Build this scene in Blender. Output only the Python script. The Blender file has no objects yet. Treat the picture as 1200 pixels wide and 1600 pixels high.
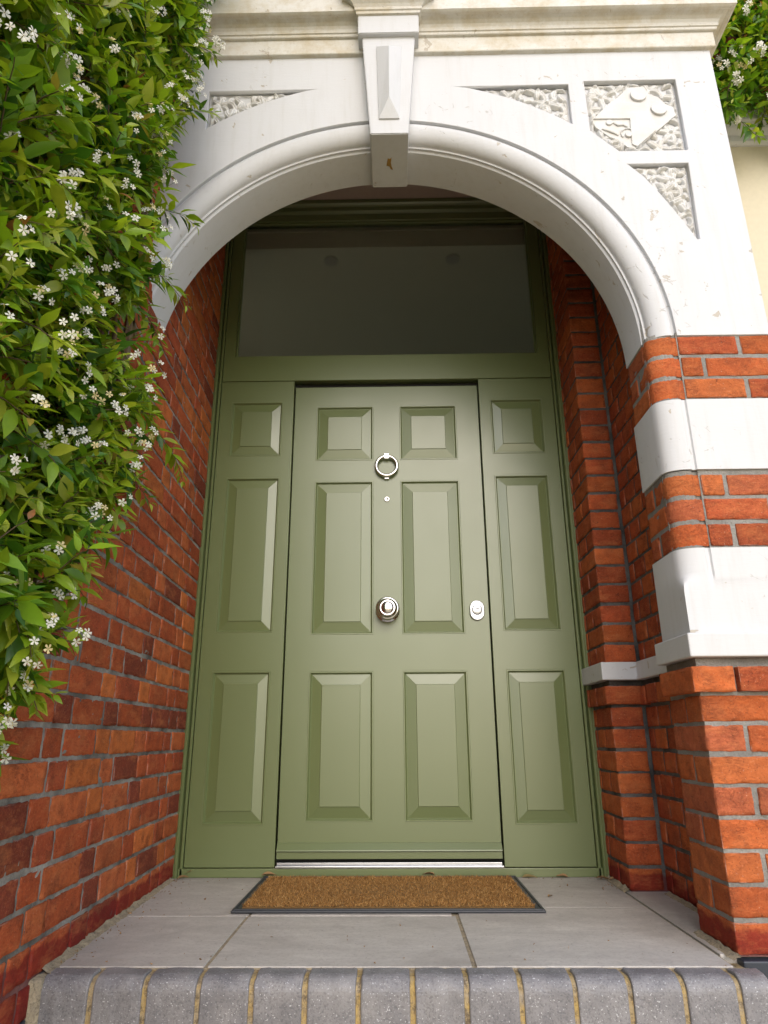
import bpy, bmesh, math, random
import numpy as np
from mathutils import Vector, Matrix, noise
random.seed(7); rng = np.random.default_rng(7)
S = bpy.context.scene; C = S.collection
PI = math.pi
# ------------------------------------------------------------------ camera
def cam_axes(yaw, pitch, roll):
    cy, sy, cp, sp, cr, sr = math.cos(yaw), math.sin(yaw), math.cos(pitch), math.sin(pitch), math.cos(roll), math.sin(roll)
    f = Vector((sy*cp, cy*cp, sp)); r0 = Vector((cy, -sy, 0)); u0 = r0.cross(f)
    return r0*cr+u0*sr, u0*cr-r0*sr, f
cd = bpy.data.cameras.new('camera'); cam = bpy.data.objects.new('camera', cd); C.objects.link(cam); S.camera = cam
r_, u_, f_ = cam_axes(-0.01589035, 0.3225630, -0.00512557)
cam.matrix_world = Matrix(((r_.x, u_.x, -f_.x, .03378748), (r_.y, u_.y, -f_.y, -2.99653), (r_.z, u_.z, -f_.z, .522897), (0, 0, 0, 1)))
cd.sensor_fit = 'VERTICAL'; cd.sensor_height = 24; cd.lens = 1057.007/1600*24; cd.clip_start = .02; cd.clip_end = 500
# ------------------------------------------------------------------ light
SUN_EL, SUN_AZ = math.radians(34), math.radians(172)      # soft veiled daylight from in front of the house
W = bpy.data.worlds.new('World'); S.world = W; W.use_nodes = True
nt = W.node_tree; bg = nt.nodes['Background']
sky = nt.nodes.new('ShaderNodeTexSky'); sky.sky_type = 'NISHITA'; sky.sun_disc = False
sky.sun_elevation = SUN_EL; sky.sun_rotation = SUN_AZ; sky.dust_density = 2.0; sky.air_density = 1.0; sky.ozone_density = 1.6
nt.links.new(sky.outputs[0], bg.inputs[0]); bg.inputs[1].default_value = .15
sl = bpy.data.lights.new('sun', 'SUN'); so = bpy.data.objects.new('sun', sl); C.objects.link(so)
sl.energy = .55; sl.angle = math.radians(95); sl.color = (1, .98, .955)
sd = Vector((math.sin(SUN_AZ)*math.cos(SUN_EL), math.cos(SUN_AZ)*math.cos(SUN_EL), math.sin(SUN_EL)))
so.rotation_euler = sd.to_track_quat('Z', 'Y').to_euler(); so.location = sd*30
S.view_settings.view_transform = 'Standard'; S.view_settings.look = 'None'; S.view_settings.gamma = 1
S.view_settings.exposure = 1.02
S.render.engine = 'CYCLES'

# ------------------------------------------------------------------ helpers
def tag(o, label=None, cat=None, group=None, kind=None):
    for k, v in (('label', label), ('category', cat), ('group', group), ('kind', kind)):
        if v: o[k] = v
    return o
def thing(name, label, cat, loc=(0, 0, 0), group=None):
    o = bpy.data.objects.new(name, None); C.objects.link(o); o.location = loc; o.empty_display_size = .1
    return tag(o, label, cat, group)
def link(name, me, mat, parent=None, smooth=False):
    o = bpy.data.objects.new(name, me); C.objects.link(o)
    if mat and not me.materials: me.materials.append(mat)
    if smooth: me.shade_smooth()
    if parent is not None:
        o.parent = parent; o.matrix_parent_inverse = Matrix.Translation(-parent.location)
        if parent.parent is not None: o.matrix_parent_inverse = Matrix()
    return o
def from_bm(name, bm, mat, parent=None, smooth=False):
    me = bpy.data.meshes.new(name); bm.to_mesh(me); bm.free()
    return link(name, me, mat, parent, smooth)
def bm_box(bm, x0, x1, y0, y1, z0, z1, bev=0, seg=2):
    r = bmesh.ops.create_cube(bm, size=1); vs = r['verts']
    for v in vs: v.co = Vector((x0+(v.co.x+.5)*(x1-x0), y0+(v.co.y+.5)*(y1-y0), z0+(v.co.z+.5)*(z1-z0)))
    if bev:
        es = list({e for v in vs for e in v.link_edges})
        bmesh.ops.bevel(bm, geom=es, offset=bev, segments=seg, profile=.5, affect='EDGES')
def box(name, b, mat, parent=None, bev=0, seg=2):
    bm = bmesh.new(); bm_box(bm, *b, bev=bev, seg=seg); return from_bm(name, bm, mat, parent)
def bm_prism(bm, pts, z0, z1, bev=0, axis='z', minang=30):
    """extrude plan polygon pts; axis z: (x,y)->z ; axis x: (y,z)->x ; axis y: (x,z)->y"""
    def P(a, b, c):
        return {'z': (a, b, c), 'x': (c, a, b), 'y': (a, c, b)}[axis]
    lo = [bm.verts.new(P(a, b, z0)) for a, b in pts]; hi = [bm.verts.new(P(a, b, z1)) for a, b in pts]
    n = len(pts); fs = [bm.faces.new(lo[::-1]), bm.faces.new(hi)]
    for i in range(n): fs.append(bm.faces.new((lo[i], lo[(i+1) % n], hi[(i+1) % n], hi[i])))
    bmesh.ops.recalc_face_normals(bm, faces=fs)
    if bev:
        es = {e for f in fs for e in f.edges}
        es = [e for e in es if len(e.link_faces) == 2 and e.calc_face_angle(0) > math.radians(minang)]
        bmesh.ops.bevel(bm, geom=es, offset=bev, segments=2, profile=.5, affect='EDGES', clamp_overlap=True)
def bm_lathe(bm, prof, origin, axis='-y', n=48, oval=(1, 1)):
    """prof: list of (radius, height along axis)"""
    rings = []
    for r, h in prof:
        ring = []
        for i in range(n):
            a = 2*PI*i/n; ring.append(bm.verts.new((origin[0]+r*math.cos(a)*oval[0], origin[1]-h, origin[2]+r*math.sin(a)*oval[1])))
        rings.append(ring)
    for a, b in zip(rings, rings[1:]):
        for i in range(n): bm.faces.new((a[i], a[(i+1) % n], b[(i+1) % n], b[i]))
    bm.faces.new(rings[0][::-1]); bm.faces.new(rings[-1])
def tube_mesh(bm, pts, rad, n=6):
    pts = [Vector(p) for p in pts]; prev = None
    up = Vector((0.3, .2, 1)).normalized()
    for i, p in enumerate(pts):
        t = (pts[min(i+1, len(pts)-1)]-pts[max(i-1, 0)]).normalized()
        a = t.cross(up); a = a.normalized() if a.length > 1e-4 else Vector((1, 0, 0)); b = t.cross(a)
        r = rad if not callable(rad) else rad(i/(len(pts)-1))
        ring = [bm.verts.new(p+(a*math.cos(2*PI*k/n)+b*math.sin(2*PI*k/n))*r) for k in range(n)]
        if prev:
            for k in range(n): bm.faces.new((prev[k], prev[(k+1) % n], ring[(k+1) % n], ring[k]))
        prev = ring
def np_mesh(name, V, F, col=None):
    """V (n,3), F (m,k) constant k"""
    me = bpy.data.meshes.new(name); V = np.asarray(V, np.float32); F = np.asarray(F, np.int32)
    me.vertices.add(len(V)); me.vertices.foreach_set('co', V.ravel())
    k = F.shape[1]; me.loops.add(F.size); me.loops.foreach_set('vertex_index', F.ravel())
    me.polygons.add(len(F)); me.polygons.foreach_set('loop_start', np.arange(0, F.size, k, dtype=np.int32))
    me.update(calc_edges=True); me.validate()
    if col is not None:
        a = me.color_attributes.new('col', 'FLOAT_COLOR', 'POINT')
        a.data.foreach_set('color', np.c_[col, np.ones(len(col))].astype(np.float32).ravel())
    return me
def plate(name, outer, holes, y0, y1, mat, parent=None, bev=0.0):
    """flat plate in the XZ plane with holes, y0 (front) < y1 (back)"""
    cu = bpy.data.curves.new(name, 'CURVE'); cu.dimensions = '2D'; cu.fill_mode = 'BOTH'
    cu.extrude = (y1-y0)/2-bev; cu.bevel_depth = bev; cu.bevel_resolution = 1; cu.offset = -bev
    for poly in [outer]+holes:
        sp = cu.splines.new('POLY'); sp.points.add(len(poly)-1); sp.use_cyclic_u = True
        for p, q in zip(sp.points, poly): p.co = (q[0], q[1], 0, 1)
    o = bpy.data.objects.new(name+'_c', cu); C.objects.link(o)
    bpy.context.view_layer.update(); dg = bpy.context.evaluated_depsgraph_get()
    me = bpy.data.meshes.new_from_object(o.evaluated_get(dg)); me.name = name
    me.transform(Matrix.Translation((0, (y0+y1)/2, 0)) @ Matrix.Rotation(PI/2, 4, 'X'))
    bpy.data.objects.remove(o); bpy.data.curves.remove(cu)
    me.materials.clear()
    return link(name, me, mat, parent)

# ------------------------------------------------------------------ materials
class NT:
    def __init__(s, name):
        s.m = bpy.data.materials.new(name); s.m.use_nodes = True; s.t = s.m.node_tree; s.t.nodes.clear()
        s.out = s.n('ShaderNodeOutputMaterial'); s.b = s.n('ShaderNodeBsdfPrincipled'); s.l(s.b.outputs[0], s.out.inputs[0])
        s.co = s.n('ShaderNodeTexCoord').outputs['Object']
    def n(s, t, **k):
        x = s.t.nodes.new(t)
        for a, v in k.items(): setattr(x, a, v)
        return x
    def l(s, a, b): s.t.links.new(a, b)
    def put(s, sock, v):
        if hasattr(v, 'is_output'): s.l(v, sock)
        elif isinstance(v, (tuple, list)) and len(v) == 3 and sock.type == 'RGBA': sock.default_value = (*v, 1)
        else: sock.default_value = v
    def noise(s, scale, detail=4, rough=.6, co=None, dist=0, sc=None):
        x = s.n('ShaderNodeTexNoise'); x.inputs['Scale'].default_value = scale; x.inputs['Detail'].default_value = detail
        x.inputs['Roughness'].default_value = rough; x.inputs['Distortion'].default_value = dist
        c = co or s.co
        if sc:
            mp = s.n('ShaderNodeMapping'); mp.inputs['Scale'].default_value = sc; s.l(c, mp.inputs[0]); c = mp.outputs[0]
        s.l(c, x.inputs['Vector']); return x.outputs[0]
    def vor(s, scale, feature='F1', out='Distance', co=None, rand=1):
        x = s.n('ShaderNodeTexVoronoi', feature=feature); x.inputs['Scale'].default_value = scale
        x.inputs['Randomness'].default_value = rand
        s.l(co or s.co, x.inputs['Vector']); return x.outputs[out]
    def ramp(s, v, stops, interp='LINEAR'):
        x = s.n('ShaderNodeValToRGB'); x.color_ramp.interpolation = interp; e = x.color_ramp.elements
        while len(e) < len(stops): e.new(.5)
        for el, (p, c) in zip(e, stops):
            el.position = p; el.color = (c, c, c, 1) if isinstance(c, (int, float)) else (*c, 1)
        s.l(v, x.inputs[0]); return x.outputs[0]
    def mix(s, f, a, b, mode='MIX'):
        x = s.n('ShaderNodeMix', data_type='RGBA', blend_type=mode); s.put(x.inputs[0], f); s.put(x.inputs[6], a); s.put(x.inputs[7], b)
        return x.outputs[2]
    def math(s, op, a, b=0.0, c=None):
        x = s.n('ShaderNodeMath', operation=op); s.put(x.inputs[0], a); s.put(x.inputs[1], b)
        if c is not None: s.put(x.inputs[2], c)
        return x.outputs[0]
    def sep(s):
        x = s.n('ShaderNodeSeparateXYZ'); s.l(s.co, x.inputs[0]); return x.outputs
    def bump(s, h, strength=.3, dist=.005, prev=None):
        x = s.n('ShaderNodeBump'); x.inputs['Strength'].default_value = strength; x.inputs['Distance'].default_value = dist
        s.l(h, x.inputs['Height'])
        if prev: s.l(prev, x.inputs['Normal'])
        return x.outputs[0]
    def done(s, col=None, rough=None, nrm=None, **k):
        if col is not None: s.put(s.b.inputs['Base Color'], col)
        if rough is not None: s.put(s.b.inputs['Roughness'], rough)
        if nrm is not None: s.l(nrm, s.b.inputs['Normal'])
        for a, v in k.items(): s.put(s.b.inputs[a.replace('_', ' ')], v)
        return s.m

def m_brick():
    t = NT('brick'); a = t.n('ShaderNodeAttribute', attribute_name='col').outputs[0]
    n1 = t.noise(28, 6, .65); n2 = t.noise(160, 5, .7); n3 = t.noise(9, 4, .6)
    c = t.mix(t.ramp(n1, [(.38, 0), (.75, .35)]), a, (.17, .038, .018))
    c = t.mix(t.ramp(n2, [(.5, 0), (.72, .35)]), c, (.62, .22, .085))
    dark = t.ramp(t.noise(60, 3, .5, dist=1.2), [(.66, 0), (.74, 1)])
    c = t.mix(t.math('MULTIPLY', dark, .6), c, (.045, .022, .018))
    sm = t.noise(230, 2, .5)
    c = t.mix(t.math('MULTIPLY', t.ramp(sm, [(.70, 0), (.75, 1)]), .5), c, (.55, .42, .33))
    soot = t.ramp(n3, [(.52, 0), (.78, .30)])
    c = t.mix(soot, c, (.085, .035, .026))
    # splashed red masonry paint along the foot of the wall
    z = t.sep()[2]
    zz = t.math('ADD', z, t.math('MULTIPLY', t.noise(14, 4), .07))
    c = t.mix(t.math('MULTIPLY', t.ramp(zz, [(.088, 1), (.096, 0)]), .8), c, (.20, .018, .016))
    crease = t.ramp(t.noise(24, 7, .75, dist=.9, sc=(1, 1, 2.0)), [(.455, 0), (.50, 1), (.545, 0)])
    c = t.mix(t.math('MULTIPLY', crease, t.math('MULTIPLY', t.ramp(t.noise(18, 3), [(.45, 0), (.62, 1)]), .5)), c, (.10, .032, .020))
    c = t.mix(t.ramp(t.vor(120), [(.10, .55), (.22, 0)]), c, (.11, .035, .02))
    c = t.mix(t.ramp(t.noise(6, 5, .75, sc=(1, 1, 3)), [(.50, 0), (.70, .35)]), c, (.66, .24, .09))
    h = t.math('ADD', t.math('MULTIPLY', n2, .6), t.math('MULTIPLY', t.noise(45, 5, .7), 1.0))
    pit = t.ramp(t.vor(95), [(.0, 0), (.28, 1)])
    nr = t.bump(h, .9, .0055); nr = t.bump(pit, .4, .0014, nr); nr = t.bump(t.math('SUBTRACT', 1.0, crease), .5, .002, nr)
    return t.done(c, .92, nr, Specular_IOR_Level=.12)
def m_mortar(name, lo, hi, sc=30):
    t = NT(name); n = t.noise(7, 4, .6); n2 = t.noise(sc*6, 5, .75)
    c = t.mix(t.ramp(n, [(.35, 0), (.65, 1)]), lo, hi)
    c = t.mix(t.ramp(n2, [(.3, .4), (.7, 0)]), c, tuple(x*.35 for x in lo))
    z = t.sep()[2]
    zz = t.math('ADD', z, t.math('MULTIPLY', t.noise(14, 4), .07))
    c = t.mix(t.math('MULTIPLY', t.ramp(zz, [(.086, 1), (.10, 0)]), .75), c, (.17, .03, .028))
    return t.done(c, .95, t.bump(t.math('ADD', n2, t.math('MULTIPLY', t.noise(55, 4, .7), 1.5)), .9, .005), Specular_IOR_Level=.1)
def m_white(name='white_masonry_paint', base=(.555, .562, .575), chips=True, dirt=.0):
    t = NT(name); n = t.noise(5, 5, .6); c = t.mix(t.ramp(n, [(.3, .35), (.7, 0)]), base, tuple(x*.93 for x in (base[0], base[1]*.985, base[2]*.95)))
    st = t.ramp(t.noise(9, 5, .7, sc=(4, 4, .35)), [(.50, 0), (.72, .22)]); c = t.mix(st, c, (base[0]*.72, base[1]*.69, base[2]*.60))
    fine = t.noise(120, 4, .6); brush = t.noise(24, 4, .6, sc=(1, 1, 5))
    h = t.math('ADD', t.math('MULTIPLY', fine, .35), brush)
    nr = t.bump(h, .16, .003)
    if chips:
        # small flakes and hairline cracks in patches
        patch = t.ramp(t.noise(2.3, 3, .5), [(.52, 0), (.62, 1)])
        cr = t.vor(17, 'DISTANCE_TO_EDGE', co=None)
        wob = t.noise(38, 4, .7)
        line = t.ramp(t.math('ADD', cr, t.math('MULTIPLY', t.math('SUBTRACT', wob, .5), .22)), [(.0, 1), (.018, 0)])
        gate = t.ramp(t.noise(30, 2, .5), [(.56, 0), (.60, 1)])
        line = t.math('MULTIPLY', t.math('MULTIPLY', line, gate), patch)
        c = t.mix(t.math('MULTIPLY', line, .5), c, (.34, .31, .26))
        chip = t.ramp(t.noise(15, 4, .62, dist=.6), [(.675, 0), (.682, 1)])
        c = t.mix(chip, c, (.42, .38, .32))
        nr = t.bump(t.math('SUBTRACT', 1.0, t.math('MAXIMUM', chip, line)), .6, .0015, nr)
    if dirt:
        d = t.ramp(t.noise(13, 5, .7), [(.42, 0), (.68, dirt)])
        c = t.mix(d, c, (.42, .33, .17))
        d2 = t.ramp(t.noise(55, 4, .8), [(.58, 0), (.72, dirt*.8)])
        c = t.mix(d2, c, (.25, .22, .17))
    return t.done(c, .55, nr, Specular_IOR_Level=.35)
def m_door():
    t = NT('sage_green_satin_paint'); n = t.noise(3, 3, .5)
    c = t.mix(n, (.116, .150, .053), (.124, .158, .058))
    nr = t.bump(t.noise(380, 2, .5), .03, .001); nr = t.bump(t.noise(6, 2, .5), .02, .02, nr)
    return t.done(c, t.math('ADD', .30, t.math('MULTIPLY', t.noise(4, 5, .65), .14)), nr, Specular_IOR_Level=.7, Coat_Weight=.45, Coat_Roughness=.3)
def m_simple(name, c, r=.5, metal=0, **k):
    t = NT(name); n = t.noise(40, 4, .6)
    return t.done(t.mix(n, c, tuple(x*.85 for x in c)), r, t.bump(n, .05, .001), Metallic=metal, **k)
def m_slab():
    t = NT('grey_stone_slab'); oi = t.n('ShaderNodeObjectInfo').outputs['Random']
    n = t.noise(3.2, 7, .68, sc=(.8, 3.2, 1), dist=.8); n2 = t.noise(85, 5, .75); n3 = t.noise(11, 6, .7, dist=1.0)
    c = t.mix(t.ramp(n, [(.3, 0), (.7, 1)]), (.38, .355, .325), (.56, .53, .485))
    c = t.mix(t.ramp(n3, [(.42, 0), (.7, .55)]), c, (.37, .345, .32))
    c = t.mix(t.math('MULTIPLY', oi, .35), c, (.46, .42, .385))
    c = t.mix(t.ramp(n2, [(.5, 0), (.7, .45)]), c, (.22, .20, .185))
    c = t.mix(t.ramp(t.noise(1.7, 5, .7, dist=.6), [(.44, 0), (.62, .45)]), c, (.27, .24, .215))
    c = t.mix(t.ramp(t.noise(34, 5, .8), [(.60, 0), (.70, .5)]), c, (.17, .145, .12))
    c = t.mix(t.math('MULTIPLY', t.ramp(t.noise(120, 2), [(.70, 0), (.74, 1)]), .8), c, (.06, .045, .035))
    c = t.mix(t.math('MULTIPLY', t.ramp(t.noise(7, 7, .8, dist=3), [(.60, 0), (.66, 1)]), .45), c, (.50, .49, .48))
    return t.done(c, t.math('ADD', .42, t.math('MULTIPLY', n3, .35)), t.bump(t.math('ADD', n, t.math('MULTIPLY', n2, .35)), .5, .004))
def m_blue_brick():
    t = NT('blue_engineering_brick'); n = t.noise(12, 5, .65); n2 = t.noise(210, 3, .6)
    c = t.mix(t.ramp(n, [(.3, 0), (.7, 1)]), (.13, .127, .137), (.235, .228, .232))
    c = t.mix(t.ramp(n2, [(.35, .5), (.5, 0)]), c, (.06, .058, .062))
    c = t.mix(t.math('MULTIPLY', t.ramp(t.noise(260, 2, .4), [(.66, 0), (.72, 1)]), .6), c, (.62, .62, .64))
    c = t.mix(t.ramp(t.noise(5, 4, .6), [(.55, 0), (.75, .4)]), c, (.34, .33, .32))
    return t.done(c, .55, t.bump(n2, .5, .002))
def m_joint():
    t = NT('yellow_sand_mortar'); n = t.noise(22, 4, .6); n2 = t.noise(170, 4, .7)
    c = t.mix(t.ramp(n, [(.35, 0), (.62, 1)]), (.31, .265, .20), (.40, .28, .10))
    c = t.mix(t.ramp(t.noise(60, 5, .8), [(.48, 0), (.62, .85)]), c, (.10, .075, .05))
    return t.done(c, .95, t.bump(n2, .8, .004))
def m_haunch():
    t = NT('sandy_pointing'); n = t.noise(30, 5, .7); n2 = t.noise(140, 4, .75)
    c = t.mix(t.ramp(n, [(.35, 0), (.65, 1)]), (.24, .20, .14), (.42, .345, .23))
    c = t.mix(t.ramp(n2, [(.5, 0), (.68, .7)]), c, (.07, .055, .035))
    return t.done(c, .95, t.bump(n2, .9, .005))
def m_leaf():
    t = NT('jasmine_leaf'); a = t.n('ShaderNodeAttribute', attribute_name='col').outputs[0]
    c = t.mix(t.ramp(t.noise(60, 3), [(.4, 0), (.8, .25)]), a, (.10, .16, .02))
    t.done(c, .34, t.bump(t.noise(120, 2), .12, .001), Specular_IOR_Level=.45)
    tr = t.n('ShaderNodeBsdfTranslucent'); t.l(t.mix(1.0, c, (1.25, 1.3, .5), 'MULTIPLY'), tr.inputs[0])
    mx = t.n('ShaderNodeMixShader'); mx.inputs[0].default_value = .40
    t.l(t.b.outputs[0], mx.inputs[1]); t.l(tr.outputs[0], mx.inputs[2]); t.l(mx.outputs[0], t.out.inputs[0])
    return t.m
def m_petal():
    t = NT('jasmine_petal'); a = t.n('ShaderNodeAttribute', attribute_name='col').outputs[0]
    t.done(a, .55)
    tr = t.n('ShaderNodeBsdfTranslucent'); t.l(a, tr.inputs[0])
    mx = t.n('ShaderNodeMixShader'); mx.inputs[0].default_value = .3
    t.l(t.b.outputs[0], mx.inputs[1]); t.l(tr.outputs[0], mx.inputs[2]); t.l(mx.outputs[0], t.out.inputs[0])
    return t.m
def m_glass():
    t = NT('window_glass'); t.b.inputs['Base Color'].default_value = (.86, .86, .82, 1)
    t.put(t.b.inputs['Roughness'], t.math('ADD', .03, t.math('MULTIPLY', t.noise(5, 5, .7), .14))); t.b.inputs['Transmission Weight'].default_value = 1; t.b.inputs['IOR'].default_value = 1.5
    return t.m
def m_attr(name, r=.9, bs=300, bd=.003):
    t = NT(name); a = t.n('ShaderNodeAttribute', attribute_name='col').outputs[0]
    return t.done(a, r, t.bump(t.noise(bs, 3), .4, bd), Specular_IOR_Level=.2)
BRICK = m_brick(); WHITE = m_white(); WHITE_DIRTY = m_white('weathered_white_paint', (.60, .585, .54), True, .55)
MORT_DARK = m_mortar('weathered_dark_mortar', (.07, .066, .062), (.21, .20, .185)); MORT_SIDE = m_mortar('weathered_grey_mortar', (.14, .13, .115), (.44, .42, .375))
MORT_LIGHT = m_mortar('pale_grey_mortar', (.23, .22, .20), (.36, .345, .315))
DOOR = m_door(); SLAB = m_slab(); BLUE = m_blue_brick(); JOINT = m_joint(); HAUNCH = m_haunch(); LEAF = m_leaf(); PETAL = m_petal(); GLASS = m_glass()
CHROME = m_simple('brushed_chrome', (.72, .72, .71), .17, 1); SATIN = m_simple('satin_aluminium', (.60, .62, .65), .32, 1)
RUBBER = m_simple('black_rubber', (.03, .034, .042), .5); NAVY = m_simple('navy_plinth_paint', (.02, .028, .042), .45)
DARK = m_simple('dark_gap', (.01, .01, .008), .8)
COIR = m_attr('coir_fibre'); WOOD = m_simple('weathered_batten_wood', (.20, .145, .085), .85); STEM = m_simple('woody_stem', (.13, .085, .05), .9)
CEIL = m_simple('ceiling_paint', (.46, .37, .33), .9); HALL = m_simple('hall_paint', (.60, .61, .50), .9)
RENDER = m_simple('cream_render', (.62, .56, .42), .9); CARVE = m_white('carved_white_relief', (.60, .60, .59), False, .2)
PAVING = m_simple('front_paving', (.66, .54, .33), .9)

# ------------------------------------------------------------------ bricks
class Bricks:
    def __init__(s): s.V = []; s.F = []; s.C = []; s.n = 0
    def add(s, x0, x1, y0, y1, z0, z1, step=.015, col=None, r=.0024, amp=.0018, tilt=.0015, faces='xXyYzZ', fn=None):
        d = rng.uniform(-tilt, tilt, 3)
        cx = np.array([(x0+x1)/2, (y0+y1)/2, (z0+z1)/2])+d; hx = np.array([(x1-x0)/2, (y1-y0)/2, (z1-z0)/2])
        hx = hx-rng.uniform(0, .0012, 3)
        seed = rng.uniform(0, 100, 3)
        if col is None: col = brick_col()
        for ax in range(3):
            for sg, ch in ((-1, 'xyz'[ax]), (1, 'XYZ'[ax])):
                if ch not in faces: continue
                a, b = [(1, 2), (2, 0), (0, 1)][ax]
                na = max(2, int(round(2*hx[a]/step))); nb = max(2, int(round(2*hx[b]/step)))
                def coords(n, h):
                    g = np.linspace(-1, 1, n+1)*h
                    g = np.unique(np.r_[g[0], g[0]+r, g[1:-1][(g[1:-1] > g[0]+r*1.4) & (g[1:-1] < g[-1]-r*1.4)], g[-1]-r, g[-1]])
                    return g
                ga, gb = coords(na, hx[a]), coords(nb, hx[b])
                A, B = np.meshgrid(ga, gb, indexing='ij'); P = np.zeros(A.shape+(3,))
                P[..., a] = A; P[..., b] = B; P[..., ax] = sg*hx[ax]
                inner = np.clip(P, -(hx-r), hx-r); dv = P-inner; ln = np.linalg.norm(dv, axis=-1, keepdims=True)
                nrm = dv/np.maximum(ln, 1e-9); P = inner+nrm*r
                Q = (P+cx).reshape(-1, 3); N = nrm.reshape(-1, 3)
                k = Q+seed
                nz = np.array([noise.noise(Vector(q)*34)*1.0+noise.noise(Vector(q)*95)*.7 for q in k])
                edge = (np.sum(np.abs(N) > .2, axis=1) > 1)
                Q = Q+N*(nz*amp)[:, None]-N*(edge*np.maximum(0, np.array([noise.noise(Vector(q)*55) for q in k]))*.0065)[:, None]
                if fn: Q = fn(Q)
                m, n = A.shape; idx = np.arange(m*n).reshape(m, n)+s.n
                f = np.stack([idx[:-1, :-1], idx[1:, :-1], idx[1:, 1:], idx[:-1, 1:]], -1).reshape(-1, 4)
                if sg < 0: f = f[:, ::-1]
                cc = np.tile(col, (len(Q), 1)); lim = np.array([noise.noise(Vector(q)*26+Vector((4, 4, 4))) for q in k])
                w_ = np.clip((lim-.12)*3, 0, .55)*edge; cc = cc*(1-w_[:, None])+np.array((.50, .40, .34))*w_[:, None]
                dk = np.clip((-lim-.10)*2.2, 0, .55)*(.35+.65*edge); cc = cc*(1-dk[:, None])+np.array((.07, .035, .028))*dk[:, None]
                s.V.append(Q); s.F.append(f); s.C.append(cc); s.n += len(Q)
    def build(s, name, parent=None):
        o = link(name, np_mesh(name, np.vstack(s.V), np.vstack(s.F), np.vstack(s.C)), BRICK, parent, True); return o
PAL = {'front': [(.48, .118, .036), (.44, .102, .034), (.51, .142, .046), (.39, .085, .034), (.46, .110, .036), (.41, .11, .05)],
       'side': [(.46, .100, .036), (.39, .080, .034), (.50, .125, .042), (.23, .052, .030), (.56, .155, .042), (.42, .088, .032), (.47, .118, .042)],
       'deep': [(.45, .098, .034), (.37, .075, .030), (.51, .125, .038), (.41, .084, .032)]}
PALN = 'front'
def brick_col():
    c = np.array(random.choice(PAL[PALN])); return c*rng.uniform(.82, 1.15)
def grid_slab(name, u0, u1, z0, z1, mat, parent, plane, step=.012, amp=.0022, flip=False):
    """noisy mortar skin; plane maps (u,z,h)->xyz with h outward"""
    nu = max(2, int((u1-u0)/step)); nz = max(2, int((z1-z0)/step))
    U, Z = np.meshgrid(np.linspace(u0, u1, nu+1), np.linspace(z0, z1, nz+1), indexing='ij')
    H = np.array([noise.noise(Vector((a*40, b*60, 3.3))) + .6*noise.noise(Vector((a*120, b*140, 1.3))) for a, b in zip(U.ravel(), Z.ravel())])*amp
    P = np.array([plane(a, b, h) for a, b, h in zip(U.ravel(), Z.ravel(), H)])
    idx = np.arange(P.shape[0]).reshape(U.shape)
    f = np.stack([idx[:-1, :-1], idx[1:, :-1], idx[1:, 1:], idx[:-1, 1:]], -1).reshape(-1, 4)
    if flip: f = f[:, ::-1]
    return link(name, np_mesh(name, P, f), mat, parent, True)
G = .0796; J = .0098; BH = G-J        # course height, joint, brick height

# ------------------------------------------------------------------ ground and step
gm = bmesh.new(); bm_box(gm, -60, 60, -80, 60, -.9, -.36); tag(from_bm('ground', gm, PAVING), kind='structure')

step = thing('porch_step', 'grey stone slab porch step edged with blue bullnose bricks below the green door', 'step')
box('core', (-.9, .90, -1.145, .6, -.36, -.021), JOINT, step)
def slab_obj(x0, x1, y0, y1):
    bm = bmesh.new(); bm_box(bm, x0, x1, y0, y1, -.035, random.uniform(-.0008, .0008), bev=.0015)
    return from_bm('stone_slab', bm, SLAB, step)
for b in ((-.875, -.440, -1.098, -.612), (-.430, .211, -1.098, -.612), (.222, .836, -1.098, -.502),
          (-.90, -.437, -.604, .3), (-.427, .20, -.604, .3), (.207, .836, -.498, .3), (.848, 1.2, -1.0, .3)): slab_obj(*b)
box('slab_pointing', (-.9, .843, -1.10, .25, -.03, -.0035), HAUNCH, step)
def nose_prof(y0=-1.1045, yf=-1.178, zt=-.001, zb=-.235, r=.034):
    p = [(y0, zb), (y0, zt)]
    for i in range(9):
        a = PI/2+PI/2*i/8; p.append((yf+r+r*math.cos(a)*1.0, zt-r+r*math.sin(a)))
    return p+[(yf, zb)]
xs = -.803; w = .124
def nose_brick(x0, x1):
    bm = bmesh.new(); bm_prism(bm, nose_prof(), x0, x1, bev=.004, axis='x', minang=50)
    bmesh.ops.subdivide_edges(bm, edges=[e for e in bm.edges if abs((e.verts[0].co-e.verts[1].co).x) > .03], cuts=5, use_grid_fill=True)
    for v in bm.verts: v.co += Vector((noise.noise(v.co*40), noise.noise(v.co*45+Vector((9, 0, 0))), noise.noise(v.co*42+Vector((0, 7, 0)))))*.0024
    bmesh.ops.recalc_face_normals(bm, faces=bm.faces)
    return from_bm('nosing_brick', bm, BLUE, step)
nose_brick(xs-.062, xs-.006)
for k in range(13): nose_brick(xs+k*w+.006, xs+(k+1)*w-.006)
nose_brick(xs+13*w+.006, .885)
bm = bmesh.new(); bm_prism(bm, nose_prof(yf=-1.171, zt=-.0075, r=.032, y0=-1.09), -.90, .875, axis='x'); from_bm('nosing_mortar', bm, JOINT, step)

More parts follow.
